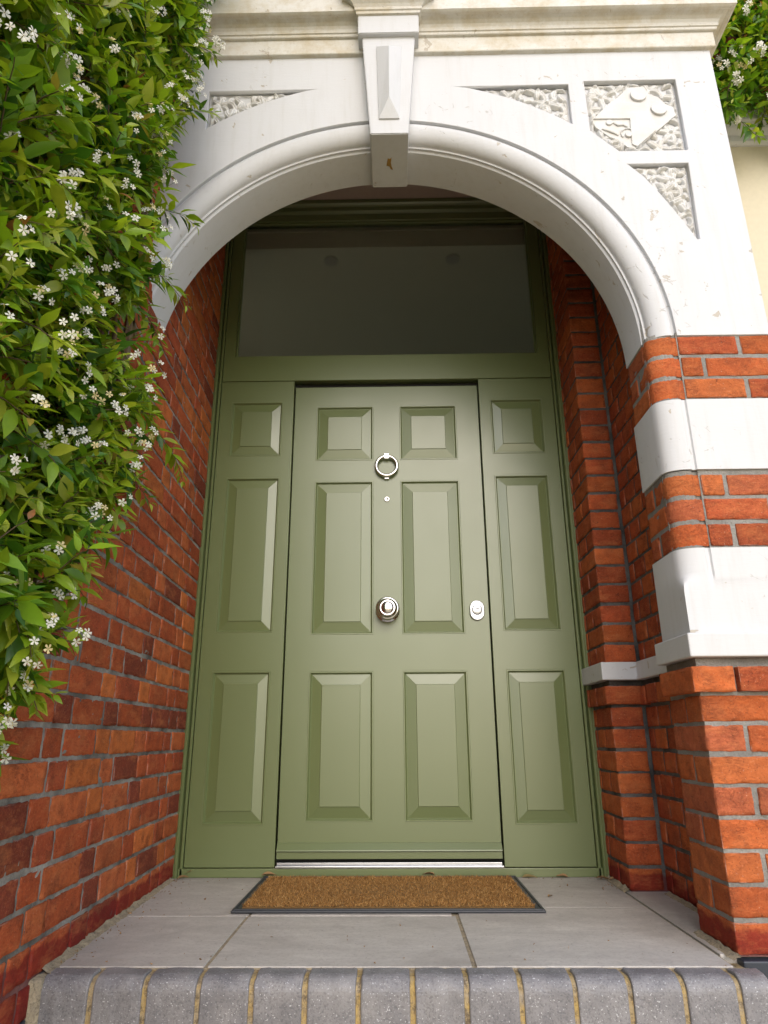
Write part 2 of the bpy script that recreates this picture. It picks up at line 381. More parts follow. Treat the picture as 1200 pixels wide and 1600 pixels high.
# ------------------------------------------------------------------ left projecting wall
PALN = 'side'
wall = thing('brick_wall', 'weathered red brick wall on the left with jasmine climbing over it', 'wall', (0, 0, 0))
B = Bricks(); LW = 2.75
def rot(P, a=.0385, o=(-.858, .02, 0)):
    c, s_ = math.cos(a), math.sin(a); P = np.atleast_2d(P)
    return np.c_[c*P[:, 0]-s_*P[:, 1]+o[0], s_*P[:, 0]+c*P[:, 1]+o[1], P[:, 2]+o[2]]
row = -5
while row*G < 3.9:
    z0 = row*G+.004; z1 = z0+BH; u = -rng.uniform(0, .02)-(0 if row % 2 == 0 else .163)+.02; k = row
    while u < LW:
        L = .2150 if (k % 2 == 0) else .1025
        L *= rng.uniform(.96, 1.03); a, b = max(u, -.02), u+L
        if b > .02:
            coarse = (a > 1.75) or (z0 > 1.2 and a > 1.25) or z0 > 3.3
            B.add(-.03, 0.0, -b, -a, z0, z1, step=.04 if coarse else .0135, faces='XyYzZ', fn=rot, r=.0026, amp=.0022, tilt=.0016)
        u += L+J*rng.uniform(.7, 1.2); k += 1
    row += 1
wb = B.build('brickwork', wall)
grid_slab('mortar', -.05, LW, -.36, 3.9, MORT_SIDE, wall, lambda u, z, h: tuple(rot(np.array([[-.0042+h, -u, z]]))[0]), .0125, .0022, flip=True)
bm = bmesh.new(); bm_box(bm, -.42, -.012, -LW, .25, -.36, 3.9)
for v in bm.verts: v.co = Vector(rot(np.array([v.co]))[0])
from_bm('wall_core', bm, MORT_DARK, wall)
# sandy mortar haunch where the slabs meet the wall
def haunch(path, wdt, hgt, name, parent, side):
    P = []; n = 220
    for i in range(n+1):
        t = i/n; x = path[0][0]+(path[1][0]-path[0][0])*t; y = path[0][1]+(path[1][1]-path[0][1])*t
        for j in range(7):
            s_ = j/6; nn = noise.noise(Vector((x*30, y*30, j*.7)))
            P.append((x+side*(s_*wdt*(1+.25*noise.noise(Vector((y*28, 3, 1)))+.2*noise.noise(Vector((y*90, 3, 1))))), y, max(-.004, hgt*(1-s_)**1.5*(1+.5*nn)+.002*nn-(.002 if j == 6 else 0))))
    idx = np.arange(len(P)).reshape(n+1, 7); f = np.stack([idx[:-1, :-1], idx[1:, :-1], idx[1:, 1:], idx[:-1, 1:]], -1).reshape(-1, 4)
    if side < 0: f = f[:, ::-1]
    me = np_mesh(name, P, f); o = link(name, me, HAUNCH, parent, True); return o
bm = bmesh.new(); bm_box(bm, -.03, .004, -LW, -1.225, -.36, -.075, bev=.002)
for v in bm.verts: v.co = Vector(rot(np.array([v.co]))[0])
from_bm('painted_plinth', bm, NAVY, wall)
haunch(((-.868, -.05), (-.818, -1.15)), .030, .014, 'mortar_fillet', wall, 1)
bm = bmesh.new(); bm_prism(bm, [(-.86, -1.09), (-.86, -1.20), (-.806, -1.198), (-.792, -1.182), (-.795, -1.12), (-.80, -1.09)], -.30, -.002, bev=.008)
bmesh.ops.subdivide_edges(bm, edges=bm.edges[:], cuts=4, use_grid_fill=True)
for v in bm.verts: v.co += Vector((noise.noise(v.co*40), noise.noise(v.co*40+Vector((3, 3, 3))), 0))*.004
from_bm('corner_pointing', bm, HAUNCH, wall, True)

# ------------------------------------------------------------------ porch
porch = thing('porch', 'white arched porch front with brick piers, keystone, carved panels and cornice', 'porch')
# right side: nib, return and lower pier, full height of the porch
PALN = 'deep'; B = Bricks()
row = 0
while row*G < 3.3:
    z0 = row*G+.004; z1 = z0+BH
    if 8.9 < row < 9.9: row += 1; continue                     # stone band course (capital)
    e = .018 if row == 8 else 0.0
    j = rng.uniform(-.006, .006)
    if row % 2 == 0:
        B.add(.862-e, .983+e*0, -.268-e, -.160+j, z0, z1, faces='xXyYzZ'); B.add(.862-e, .95, -.149+j, -.042, z0, z1, faces='xyYzZ'); B.add(.862-e, .95, -.031, .05, z0, z1, faces='xyYzZ')
        ys = [(-.327, -.272), (-.444, -.338), (-.670, -.455), (-.80, -.681)]
    else:
        B.add(.862-e, .983, -.268-e, -.055+j, z0, z1); B.add(.862-e, .95, -.044+j, .05, z0, z1, faces='xyYzZ')
        ys = [(-.385, -.272), (-.50, -.396), (-.715, -.511), (-.80, -.726)]
    for a, b in ys: B.add(.992-e, 1.03, a, b, z0, z1, faces='xyYzZ')
    row += 1
B.build('inner_brickwork', porch)
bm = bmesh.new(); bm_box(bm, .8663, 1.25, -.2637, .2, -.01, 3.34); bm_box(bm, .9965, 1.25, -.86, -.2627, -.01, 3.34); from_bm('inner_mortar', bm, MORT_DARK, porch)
PALN = 'front'; B = Bricks()
XR = 1.295
for row in range(9):
    z0 = row*G+.004; z1 = z0+BH; e = .022 if row == 8 else 0; j = rng.uniform(-.008, .008)
    if row % 2 == 1:
        B.add(.885-e, 1.092+j, -1.02-e, -.915, z0, z1, step=.012); B.add(1.104+j, XR+e, -1.02-e, -.93, z0, z1, faces='yxXzZ')
        B.add(.885-e, .97, -.904, -.792, z0, z1, faces='xyYzZ')
    else:
        B.add(.885-e, .988+j, -1.02-e, -.795, z0, z1, step=.012); B.add(1.0+j, 1.213+j, -1.02-e, -.93, z0, z1, faces='yxXzZ', step=.012); B.add(1.225+j, XR+e, -1.02-e, -.93, z0, z1, faces='yxXzZ')
B.build('lower_pier_brickwork', porch)
# upper pier brick bands: bullnose brick + jamb bricks + face bricks
def bull(x0, xe, yf, yj, n=7):
    return [(xe-(xe-x0)*math.cos(PI/2*i/n), yj-(yj-yf)*math.sin(PI/2*i/n)) for i in range(n+1)]
for band, base in ((0, 1.063), (1, 1.558)):
    B = Bricks()
    for k in range(3):
        z0 = base+k*.0805+.004; z1 = z0+.069; row = k+band
        if row % 2 == 0:
            xs_ = [(.986, 1.053), (1.066, 1.272), (1.284, XR)]; js = [(-.885, -.812), (-.966, -.897)]
        else:
            xs_ = [(.986, 1.180), (1.193, XR)]; js = [(-.966, -.812)]
        for a, b in xs_: B.add(a, b, -1.02, -.95, z0, z1, faces='yxXzZ', step=.011)
        for a, b in js: B.add(.886, .95, a, b, z0, z1, faces='xyYzZ')
        # bullnose special with its quirk: a bent strip of brick from the jamb to the groove
        pts = [(.888, -.958), (.888, -.966)]+bull(.888, .956, -1.0205, -.978, 9)[1:]+[(.962, -1.020), (.966, -1.0145), (.9745, -1.0135), (.983, -1.0155)]
        P = np.array(pts); seg = np.r_[0, np.cumsum(np.hypot(*np.diff(P, axis=0).T))]
        nzc = 6; Vv = []; colb = brick_col()
        for i in range(len(pts)):
            for q in range(nzc+1):
                z = z0+(z1-z0)*q/nzc; nn = noise.noise(Vector((P[i, 0]*60, P[i, 1]*60, z*60)))*.0009-(.0022 if q in (0, nzc) else 0)
                Vv.append((P[i, 0]-nn*-.7*(-1), P[i, 1]-nn, z))
        idx = np.arange(len(Vv)).reshape(len(pts), nzc+1); f = np.stack([idx[:-1, :-1], idx[1:, :-1], idx[1:, 1:], idx[:-1, 1:]], -1).reshape(-1, 4)
        B.V.append(np.array(Vv)); B.F.append(f+B.n); B.C.append(np.tile(colb, (len(Vv), 1))); B.n += len(Vv)
    B.build('pier_band_brickwork', porch)
bm = bmesh.new(); bm_box(bm, .8893, XR-.003, -1.0155, -.797, -.002, .735); bm_box(bm, .8885, XR-.004, -.972, -.812, .79, 1.9)
bm_box(bm, .982, XR-.003, -1.0160, -.9, .79, 1.81)
for z in (1.063, 1.558):
    pts = [(.889, -.95), (.889, -.962)]+bull(.8905, .956, -1.0185, -.978)+[(.962, -1.017), (.966, -1.0085), (.985, -1.0085), (.985, -.95)]
    bm_prism(bm, pts[::-1], z-.003, z+.247)
from_bm('outer_mortar', bm, MORT_LIGHT, porch)
# painted stone blocks of the pier
def stone(z0, z1):
    bm = bmesh.new()
    pts = [(.883, -.81), (.883, -.972)]+bull(.885, .956, -1.0235, -.979)+[(.962, -1.0235), (.966, -1.0175), (.976, -1.0175), (.980, -1.0235), (XR+.002, -1.0235), (XR+.002, -.81)]
    bm_prism(bm, pts[::-1], z0, z1); o = from_bm('painted_stone_band', bm, WHITE, porch, True); o.data.set_sharp_from_angle(angle=math.radians(38)); return o
stone(1.313, 1.556)
bm = bmesh.new()
pb = [(.883, -.81), (.883, -.972)]+bull(.885, .956, -1.0235, -.979)+[(.962, -1.0235), (.966, -1.0175), (.976, -1.0175), (.980, -1.0235), (XR+.002, -1.0235), (XR+.002, -.81)]
ps = [(.883, -.81), (.883, -.972), (.883, -.990), (.883, -1.003), (.883, -1.013), (.883, -1.0235), (.893, -1.0235), (.906, -1.0235), (.920, -1.0235), (.935, -1.0235), (.962, -1.0235), (.965, -1.0235), (.977, -1.0235), (.980, -1.0235), (XR+.002, -1.0235), (XR+.002, -.81)]
rings = []
for z, t_ in ((.800, 0), (.925, 0), (.932, .03), (.945, .15), (.960, .45), (.975, .85), (.985, 1), (1.06, 1)):
    rings.append([bm.verts.new((p[0]*(1-t_)+q[0]*t_, p[1]*(1-t_)+q[1]*t_, z)) for p, q in zip(ps, pb)])
for A, B_ in zip(rings, rings[1:]):
    for k in range(len(A)): k2 = (k+1) % len(A); bm.faces.new((A[k], A[k2], B_[k2], B_[k]))
bm.faces.new(rings[0]); bm.faces.new(rings[-1]); bmesh.ops.recalc_face_normals(bm, faces=bm.faces)
ob = from_bm('painted_stone_band', bm, WHITE, porch, True); ob.data.set_sharp_from_angle(angle=math.radians(38))
# capital and nib capital (impost slabs)
bm = bmesh.new(); bm_prism(bm, [(.862, -.79), (.862, -1.052), (XR+.03, -1.052), (XR+.03, -.79)][::-1], .736, .803, bev=.004); from_bm('impost', bm, WHITE, porch)
bm = bmesh.new(); bm_prism(bm, [(.832, .03), (.832, -.298), (.966, -.298), (.966, -.80), (1.04, -.80), (1.04, .03)][::-1], .732, .800, bev=.004); from_bm('impost', bm, WHITE, porch)
box('painted_plinth', (.8885, XR+.02, -1.036, -.6, -.36, -.0065), NAVY, porch, bev=.004)
haunch(((.882, -.80), (.880, -1.05)), .022, .008, 'mortar_fillet', porch, -1)
haunch(((.985, -.30), (.985, -.80)), .018, .007, 'mortar_fillet', porch, -1)
haunch(((.860, -.02), (.860, -.27)), .02, .010, 'mortar_fillet', porch, -1)
# arch
AC = (.02, 1.795); RI = .865
def arc(r, a0, a1, n, c=AC): return [(c[0]+r*math.cos(a0+(a1-a0)*i/n), c[1]+r*math.sin(a0+(a1-a0)*i/n)) for i in range(n+1)]
prof = [(.965, -.81), (.865, -.81), (.865, -.963), (.866, -.966), (.873, -.970), (.8745, -.975), (.8735, -.980), (.879, -.9805)]
prof += [(.942-.061*math.cos(PI/2*i/10), -.982-.042*math.sin(PI/2*i/10)) for i in range(11)]
prof += [(.947, -1.022), (.950, -1.019), (.950, -1.008), (.965, -1.008)]
bm = bmesh.new(); N = 150; rings = []
for i in range(N+1):
    a = PI*i/N
    rings.append([bm.verts.new((AC[0]+r*math.cos(a), y, AC[1]+r*math.sin(a))) for r, y in prof])
for A, B_ in zip(rings, rings[1:]):
    for k in range(len(prof)): k2 = (k+1) % len(prof); bm.faces.new((A[k], A[k2], B_[k2], B_[k]))
bm.faces.new(rings[0]); bm.faces.new(rings[-1][::-1]); bmesh.ops.recalc_face_normals(bm, faces=bm.faces)
ob = from_bm('arch_moulding', bm, WHITE, porch)
for p in ob.data.polygons: p.use_smooth = True
ob.data.set_sharp_from_angle(angle=math.radians(28)) if hasattr(ob.data, 'set_sharp_from_angle') else None
XL = -.90
aL = math.acos((XL-AC[0])/.965); z_l = AC[1]+.965*math.sin(aL)
outer = [(XR, AC[1]), (XR, 3.10), (XL, 3.10)]+arc(.965, aL, 0.0, 90)
outer[-1] = (AC[0]+.965, AC[1])
# recessed panels
def arcpts(r, x0, x1, n=14):
    return [(x0+(x1-x0)*i/n, AC[1]+math.sqrt(r*r-(x0+(x1-x0)*i/n-AC[0])**2)) for i in range(n+1)]
RO = 1.105
zt_ = 2.925
xa = AC[0]+math.sqrt(RO**2-(zt_-AC[1])**2) if RO > zt_-AC[1] else AC[0]+.24
p_r = [(.725, zt_), (.285, zt_)]+[(x, z) for x, z in arcpts(1.165, .33, .725)]
p_l = [(-.672, zt_), (-.25, zt_)]+[(x, z) for x, z in arcpts(1.165, -.29, -.672)]
p_s = [(.787, 2.94), (1.140, 2.94), (1.140, 2.588), (.884, 2.588), (.787, 2.690)]
p_t = [(.905, 2.528), (1.130, 2.528), (1.122, 2.185), (1.112, 2.185)]+[(.92+(1.112-.92)*t, 2.512-(2.512-2.185)*t**1.25) for t in (.8, .6, .4, .2, 0)]
plate('arch_face', outer, [p_r, p_l, p_s, p_t], -1.022, -.998, WHITE, porch, bev=.0018)
o2 = [(XR-.002, AC[1]+.001), (XR-.002, 3.60), (XL, 3.60)]+arc(.962, aL, 0.0, 90); o2[-1] = (AC[0]+.962, AC[1]+.001)
plate('arch_wall', o2, [], -.9985, -.811, WHITE, porch)
# carved foliage relief in the panels
def inside(poly, X, Z):
    r = np.zeros(X.shape, bool); n = len(poly)
    for i in range(n):
        x1, z1 = poly[i]; x2, z2 = poly[(i+1) % n]
        c = ((z1 > Z) != (z2 > Z)) & (X < (x2-x1)*(Z-z1)/(z2-z1+1e-12)+x1); r ^= c
    return r
def edge_dist(poly, X, Z):
    d = np.full(X.shape, 9.); n = len(poly)
    for i in range(n):
        a = np.array(poly[i]); b = np.array(poly[(i+1) % n]); ab = b-a
        t = np.clip(((X-a[0])*ab[0]+(Z-a[1])*ab[1])/(ab@ab+1e-12), 0, 1)
        d = np.minimum(d, np.hypot(X-a[0]-t*ab[0], Z-a[1]-t*ab[1]))
    return d
def relief(poly, seed, dens, name, skip=None):
    R = np.random.default_rng(seed); st = .0024
    xs_ = [p[0] for p in poly]; zs_ = [p[1] for p in poly]
    gx = np.arange(min(xs_)-st, max(xs_)+st, st); gz = np.arange(min(zs_)-st, max(zs_)+st, st)
    X, Z = np.meshgrid(gx, gz, indexing='ij'); H = np.zeros(X.shape)
    pts = []
    for _ in range(1500):
        c = np.array((R.uniform(min(xs_), max(xs_)), R.uniform(min(zs_), max(zs_))))
        if all(np.hypot(*(c-q)) > .056 for q in pts): pts.append(c)
    for cx, cz in pts:
        m = int(R.integers(4, 7)); a0 = R.uniform(0, 6.28); top = R.uniform(.012, .022)
        for j in range(m):
            th = a0+2*PI*j/m+R.normal(0, .12); a, b = R.uniform(.022, .031), R.uniform(.009, .013)
            px, pz = cx+math.cos(th)*a*.95, cz+math.sin(th)*a*.95
            u = (X-px)*math.cos(th)+(Z-pz)*math.sin(th); v = -(X-px)*math.sin(th)+(Z-pz)*math.cos(th)+u*u*R.uniform(-20, 20)
            d = np.clip(1-(u/a)**2-(v/b)**2, 0, 1); H = np.maximum(H, top*R.uniform(.7, 1.1)*np.sqrt(d)*(1-.42*np.exp(-(v/.0022)**2)))
        if R.random() < .6:
            rr = R.uniform(.009, .012); H = np.maximum(H, (top+.005)*np.sqrt(np.clip(1-((X-cx)**2+(Z-cz)**2)/rr**2, 0, 1)))
    ed = edge_dist(poly, X, Z); fall = np.clip((ed-.006)/.009, 0, 1); H = H*fall
    if skip: H = np.where(inside(skip, X, Z), 0, H)
    ins = inside(poly, X, Z) | (ed < st)
    P = np.stack([X, -1.0005-H, Z], -1).reshape(-1, 3); idx = np.arange(P.shape[0]).reshape(X.shape)
    ok = (ins[:-1, :-1] & ins[1:, :-1] & ins[1:, 1:] & ins[:-1, 1:]) & ((H[:-1, :-1]+H[1:, 1:]+H[1:, :-1]+H[:-1, 1:]) > 0)
    f = np.stack([idx[:-1, :-1], idx[1:, :-1], idx[1:, 1:], idx[:-1, 1:]], -1)[ok]
    used, inv = np.unique(f, return_inverse=True)
    return link(name, np_mesh(name, P[used], inv.reshape(f.shape)), CARVE, porch, True)
shield = [(.803, 2.745), (.955, 2.912), (1.018, 2.916), (1.034, 2.876), (1.066, 2.862), (1.090, 2.826), (1.118, 2.808), (1.122, 2.768), (.955, 2.611), (.922, 2.614), (.893, 2.648), (.858, 2.668), (.812, 2.715)]
relief(p_r, 3, 1500, 'carved_foliage_panel'); relief(p_l, 5, 1500, 'carved_foliage_panel'); relief(p_t, 8, 1500, 'carved_foliage_panel'); relief(p_s, 9, 1500, 'carved_foliage_panel', shield)
bm = bmesh.new()
bm_prism(bm, shield, -1.013, -.997, bev=.0015, axis='y')
bm_prism(bm, [(.806, 2.752), (.885, 2.838), (1.020, 2.824), (1.035, 2.690), (.955, 2.613), (.938, 2.625), (.944, 2.750)], -1.0185, -1.008, bev=.0012, axis='y')
def disc(x, z, r, y0, y1, n=28): bm_prism(bm, [(x+r*math.cos(2*PI*i/n), z+r*math.sin(2*PI*i/n)) for i in range(n)], y0, y1, bev=.0018, axis='y', minang=50)
disc(.990, 2.868, .031, -1.022, -1.008); disc(1.060, 2.797, .031, -1.022, -1.008); disc(.864, 2.733, .012, -1.019, -1.008); disc(.930, 2.672, .013, -1.021, -1.008)
ring = [(.930+.026*math.cos(a), 2.678+.026*math.sin(a)) for a in [PI*.05+PI*1.15*i/12 for i in range(13)]]
tube_mesh(bm, [(x, -1.015, z) for x, z in ring], .0035); tube_mesh(bm, [(.835, -1.014, 2.705), (.855, -1.016, 2.695), (.875, -1.016, 2.684), (.893, -1.014, 2.672)], .004)
tube_mesh(bm, [(.880, -1.014, 2.735), (.895, -1.016, 2.720), (.915, -1.016, 2.722), (.932, -1.014, 2.712)], .004)
from_bm('carved_shield', bm, CARVE, porch)
# cornice
cp = [(0, 3.088), (.016, 3.091), (.018, 3.094), (.018, 3.166), (.028, 3.167), (.030, 3.170), (.030, 3.179), (.035, 3.181), (.037, 3.196), (.042, 3.208), (.052, 3.217), (.066, 3.222), (.072, 3.220), (.082, 3.219), (.090, 3.223), (.092, 3.30), (.10, 3.33), (.10, 3.62)]
def cornice(name, x0, x1, yb, cuts, mat, z_off=0, right=True, left=False, s=1.0, y_back=.3):
    rings = []
    bm = bmesh.new()
    for p, z in cp:
        p *= s; ring = []
        yy = yb-p
        if left: ring += [(x0-p, y_back), (x0-p, yy)]
        else: ring += [(x0, yy)]
        if right: ring += [(x1+p, yy), (x1+p, y_back)]
        else: ring += [(x1, yy)]
        rings.append([bm.verts.new((a, b, z+z_off)) for a, b in ring])
    for A, B_ in zip(rings, rings[1:]):
        for k in range(len(A)-1): bm.faces.new((A[k], A[k+1], B_[k+1], B_[k]))
    a = rings[-1]; bm.faces.new([bm.verts.new((v.co.x, v.co.y, v.co.z)) for v in a]+([] if left and right else [bm.verts.new((x0, .0, a[0].co.z))]))
    bmesh.ops.subdivide_edges(bm, edges=[e for e in bm.edges if (e.verts[0].co-e.verts[1].co).length > .3], cuts=24)
    for v in bm.verts: v.co += Vector((0, noise.noise(v.co*9), noise.noise(v.co*11+Vector((5, 0, 0)))))*.0012
    bmesh.ops.recalc_face_normals(bm, faces=bm.faces)
    return from_bm(name, bm, mat, porch)
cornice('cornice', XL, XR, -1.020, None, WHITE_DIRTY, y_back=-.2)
KX = .030
bm = bmesh.new()
def kprism(zb, zt, wb, wt, yf, yb):
    v = [bm.verts.new(p) for p in ((KX-wb, yf, zb), (KX+wb, yf, zb), (KX+wt, yf, zt), (KX-wt, yf, zt), (KX-wb, yb, zb), (KX+wb, yb, zb), (KX+wt, yb, zt), (KX-wt, yb, zt))]
    fs = [bm.faces.new([v[i] for i in f]) for f in ((0, 1, 2, 3), (5, 4, 7, 6), (1, 5, 6, 2), (4, 0, 3, 7), (3, 2, 6, 7), (4, 5, 1, 0))]
    es = list({e for f in fs for e in f.edges}); bmesh.ops.bevel(bm, geom=es, offset=.003, segments=2, affect='EDGES')
kprism(2.622, 3.112, .0695, .1025, -1.086, -.83)
kprism(3.108, 3.205, .1175, .1185, -1.104, -.90)
# fielded pyramid on the keystone face
a = [(KX-.046, -1.0855, 3.052), (KX+.050, -1.0855, 3.050), (KX+.038, -1.0855, 2.690), (KX-.037, -1.0855, 2.690)]
b = [(x, -1.092, z) for x, _, z in a]; r1 = (KX+.001, -1.118, 3.022); r2 = (KX+.001, -1.118, 2.768)
va = [bm.verts.new(p) for p in a]; vb = [bm.verts.new(p) for p in b]; v1 = bm.verts.new(r1); v2 = bm.verts.new(r2)
for i in range(4): bm.faces.new((va[i], va[(i+1) % 4], vb[(i+1) % 4], vb[i]))
bm.faces.new((vb[0], vb[1], v1)); bm.faces.new((vb[1], vb[2], v2, v1)); bm.faces.new((vb[2], vb[3], v2)); bm.faces.new((vb[3], vb[0], v1, v2))
bmesh.ops.recalc_face_normals(bm, faces=bm.faces)
key = from_bm('keystone', bm, WHITE, porch)
chip = bmesh.new(); pts = [(0, 0), (.010, .002), (.016, -.004), (.013, .016), (.016, .030), (.022, .042), (.012, .040), (.007, .030), (-.006, .026), (-.003, .012)]
bm_prism(chip, [(KX-.007+a*.9, -.975+b*1.3) for a, b in pts], 2.6212, 2.624, axis='z')
OCHRE = m_simple('bare_ochre_stone', (.34, .20, .045), .9); from_bm('paint_chip', chip, OCHRE, key)
# head moulding of the keystone: the cornice breaks forward over it
bm = bmesh.new(); rings = []
for p, z in [(-.01, 3.200), (.006, 3.203), (.008, 3.213), (.013, 3.216), (.014, 3.228), (.020, 3.238), (.032, 3.25), (.045, 3.262), (.060, 3.27), (.07, 3.272), (.072, 3.60)]:
    yy = -1.106-p; xl, xr = KX-.119-p*.9, KX+.119+p*.9
    rings.append([bm.verts.new(q) for q in ((xl, -.9, z), (xl, yy, z), (xr, yy, z), (xr, -.9, z))])
for A, B_ in zip(rings, rings[1:]):
    for k in range(3): bm.faces.new((A[k], A[k+1], B_[k+1], B_[k]))
bm.faces.new(rings[0]); bmesh.ops.recalc_face_normals(bm, faces=bm.faces)
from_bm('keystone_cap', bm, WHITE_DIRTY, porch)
# ceiling, roof and the blind wall above the door set
box('ceiling', (-1.0, 1.25, -.82, .06, 3.325, 3.36), CEIL, porch)
box('roof', (-1.0, XR+.05, -.9, 2.2, 3.605, 3.64), CEIL, porch)
box('side_wall', (1.20, XR-.006, -.80, 0.2, -.3, 3.4), RENDER, porch)

# ------------------------------------------------------------------ door set
door = thing('front_door', 'sage green panelled front door with matching side panels and dark transom window', 'door', (0, 0, 0))
def rect(x0, x1, z0, z1): return [(x0, z0), (x1, z0), (x1, z1), (x0, z1)]
def fielded(x0, x1, z0, z1, parent, yb=0.0, bw=.055):
    """raised and fielded panel sunk in its opening"""
    bm = bmesh.new()
    steps = [(0, .0), (.0015, -.0015), (.0055, -.0015), (.008, .0015), (.009, .006), (.012, .0095), (.013, .0095), (bw, .0020), (bw+.0008, -.0008), (bw+.002, -.0016)]
    rings = []
    for d, y in steps:
        rings.append([bm.verts.new(p) for p in ((x0+d, yb+y, z0+d), (x1-d, yb+y, z0+d), (x1-d, yb+y, z1-d), (x0+d, yb+y, z1-d))])
    for A, B_ in zip(rings, rings[1:]):
        for k in range(4): bm.faces.new((A[k], A[(k+1) % 4], B_[(k+1) % 4], B_[k]))
    bm.faces.new(rings[-1]); bmesh.ops.recalc_face_normals(bm, faces=bm.faces)
    o = from_bm('panel', bm, DOOR, parent); return o
LY = .010                                               # the leaf sits a little behind the side panels
leafholes = []; zs = [(1.792, 2.079), (.959, 1.683), (.201, .798)]
xo_, xi_ = .342, .065
leafrects = [(sx, a, b) for a, b in zs for sx in (-1, 1)]
holes = [rect(*sorted((sx*xi_, sx*xo_)), a, b) for sx, a, b in leafrects]
leaf = plate('door_leaf', rect(-.4515, .4515, .066, 2.188), holes, LY, LY+.045, DOOR, door, bev=.0012)
for sx, a, b in leafrects:
    x0, x1 = sorted((sx*xi_, sx*xo_)); fielded(x0-.001, x1+.001, a-.001, b+.001, leaf, LY, .056)
ss = [(1.815, 2.104), (.968, 1.702), (.191, .800)]
for sx in (-1, 1):
    hs = [rect(*sorted((sx*.511, sx*.763)), a, b) for a, b in ss]
    x0, x1 = sorted((sx*.458, sx*.8215))
    sp = plate('side_panel', rect(x0, x1, .036, 2.219), hs, 0, .045, DOOR, door, bev=.0012)
    for a, b in ss:
        q0, q1 = sorted((sx*.511, sx*.763)); fielded(q0-.001, q1+.001, a-.001, b+.001, sp, 0, .052)
# transom frame and head
tr = plate('transom_frame', rect(-.8215, .8215, 2.223, 3.247), [rect(-.766, .764, 2.364, 3.208)], 0, .06, DOOR, door, bev=.0015)
bm = bmesh.new()
for x0, x1, z0, z1 in ((-.766, -.757, 2.364, 3.208), (.755, .764, 2.364, 3.208), (-.757, .755, 2.364, 2.373), (-.757, .755, 3.199, 3.208)): bm_box(bm, x0, x1, .012, .03, z0, z1, bev=.003)
from_bm('glazing_bead', bm, DOOR, tr)
pane = box('glass_pane', (-.762, .760, .030, .036, 2.367, 3.205), GLASS, tr)
bm = bmesh.new(); bm_prism(bm, [(.06, 3.32), (-.03, 3.32), (-.03, 3.298), (-.022, 3.290), (-.012, 3.286), (-.012, 3.262), (-.004, 3.252), (.002, 3.249), (.06, 3.249)], -.852, .852, axis='x'); bmesh.ops.recalc_face_normals(bm, faces=bm.faces)
from_bm('frame_head', bm, DOOR, door)
for sx in (-1, 1):
    bm = bmesh.new()
    pts = [(.8245, .06), (.8245, -.003), (.827, -.006), (.834, -.006), (.836, -.003), (.8375, .008), (.841, .010), (.843, -.012), (.846, -.016), (.853, -.016), (.857, -.013), (.870, -.013), (.870, .06)]
    pts = [(sx*a, b) for a, b in pts]
    bm_prism(bm, pts if sx < 0 else pts[::-1], .0, 3.32); bmesh.ops.recalc_face_normals(bm, faces=bm.faces)
    from_bm('frame_post', bm, DOOR, door)
box('frame_sill', (-.842, .842, -.006, .06, 0.0005, .033), DOOR, door, bev=.002)
box('frame_gap', (-.86, .86, .046, .07, .02, 2.3), DARK, door)
bm = bmesh.new(); bm_box(bm, -.4545, .4545, -.010, .012, .0335, .042, bev=.002); bm_box(bm, -.450, .450, .004, .03, .0425, .052, bev=.0015); from_bm('threshold', bm, SATIN, door)
bm = bmesh.new(); bm_prism(bm, [(.012, .125), (.004, .123), (-.014, .100), (-.016, .096), (-.014, .094), (-.006, .092), (-.006, .067), (.012, .066)], -.4505, .4505, axis='x', bev=0); bmesh.ops.recalc_face_normals(bm, faces=bm.faces)
from_bm('weather_bar', bm, DOOR, leaf)
# handles
bm = bmesh.new(); bm_lathe(bm, [(.054, 0), (.054, .004), (.051, .007), (.046, .008), (.044, .011), (.030, .013), (.022, .018), (.019, .028), (.020, .036), (.030, .041), (.044, .046), (.050, .052), (.052, .058), (.050, .064), (.0455, .067), (.0435, .0665), (.042, .069), (.038, .075), (.034, .078), (.030, .0785), (.0285, .0775), (.0265, .080), (.020, .0835), (.010, .0855), (.002, .086)], (.0, LY, 1.063))
from_bm('centre_knob', bm, CHROME, door, True)
kn = thing('door_knocker', None, None); kn.parent = door; kn.location = (0, LY, 1.80)
bm = bmesh.new(); bm_box(bm, -.012, .012, LY-.026, LY, 1.789, 1.816, bev=.002); bm_box(bm, -.007, .007, LY-.032, LY-.024, 1.796, 1.812, bev=.001); o = from_bm('mount', bm, CHROME); o.parent = kn; o.location = -kn.location
bm = bmesh.new(); R0 = .0495
for i in range(64):
    a = 2*PI*i/64
    for k in range(12):
        b = 2*PI*k/12; rr = R0+.0082*math.cos(b); bm.verts.new((rr*math.cos(a), LY-.020+.0075*math.sin(b), 1.7535+rr*math.sin(a)))
bm.verts.ensure_lookup_table()
for i in range(64):
    for k in range(12): bm.faces.new([bm.verts[j] for j in (i*12+k, i*12+(k+1) % 12, ((i+1) % 64)*12+(k+1) % 12, ((i+1) % 64)*12+k)])
bmesh.ops.recalc_face_normals(bm, faces=bm.faces)
o = from_bm('knocker_ring', bm, CHROME, None, True); o.parent = kn; o.location = -kn.location
bm = bmesh.new(); bm_box(bm, -.012, .012, LY-.014, LY, 1.688, 1.706, bev=.003); o = from_bm('strike_plate', bm, CHROME); o.parent = kn; o.location = -kn.location
bm = bmesh.new(); bm_lathe(bm, [(.0135, 0), (.0135, .003), (.012, .0045), (.0065, .005), (.006, .003), (.001, .003)], (.0, LY, 1.591), n=32); from_bm('peephole', bm, CHROME, door, True)
bm = bmesh.new(); pts = []
for i in range(40):
    a = 2*PI*i/40; pts.append((.398+.0325*math.cos(a), 1.060+.0325*math.sin(a)+(.012 if math.sin(a) > 0 else -.012)))
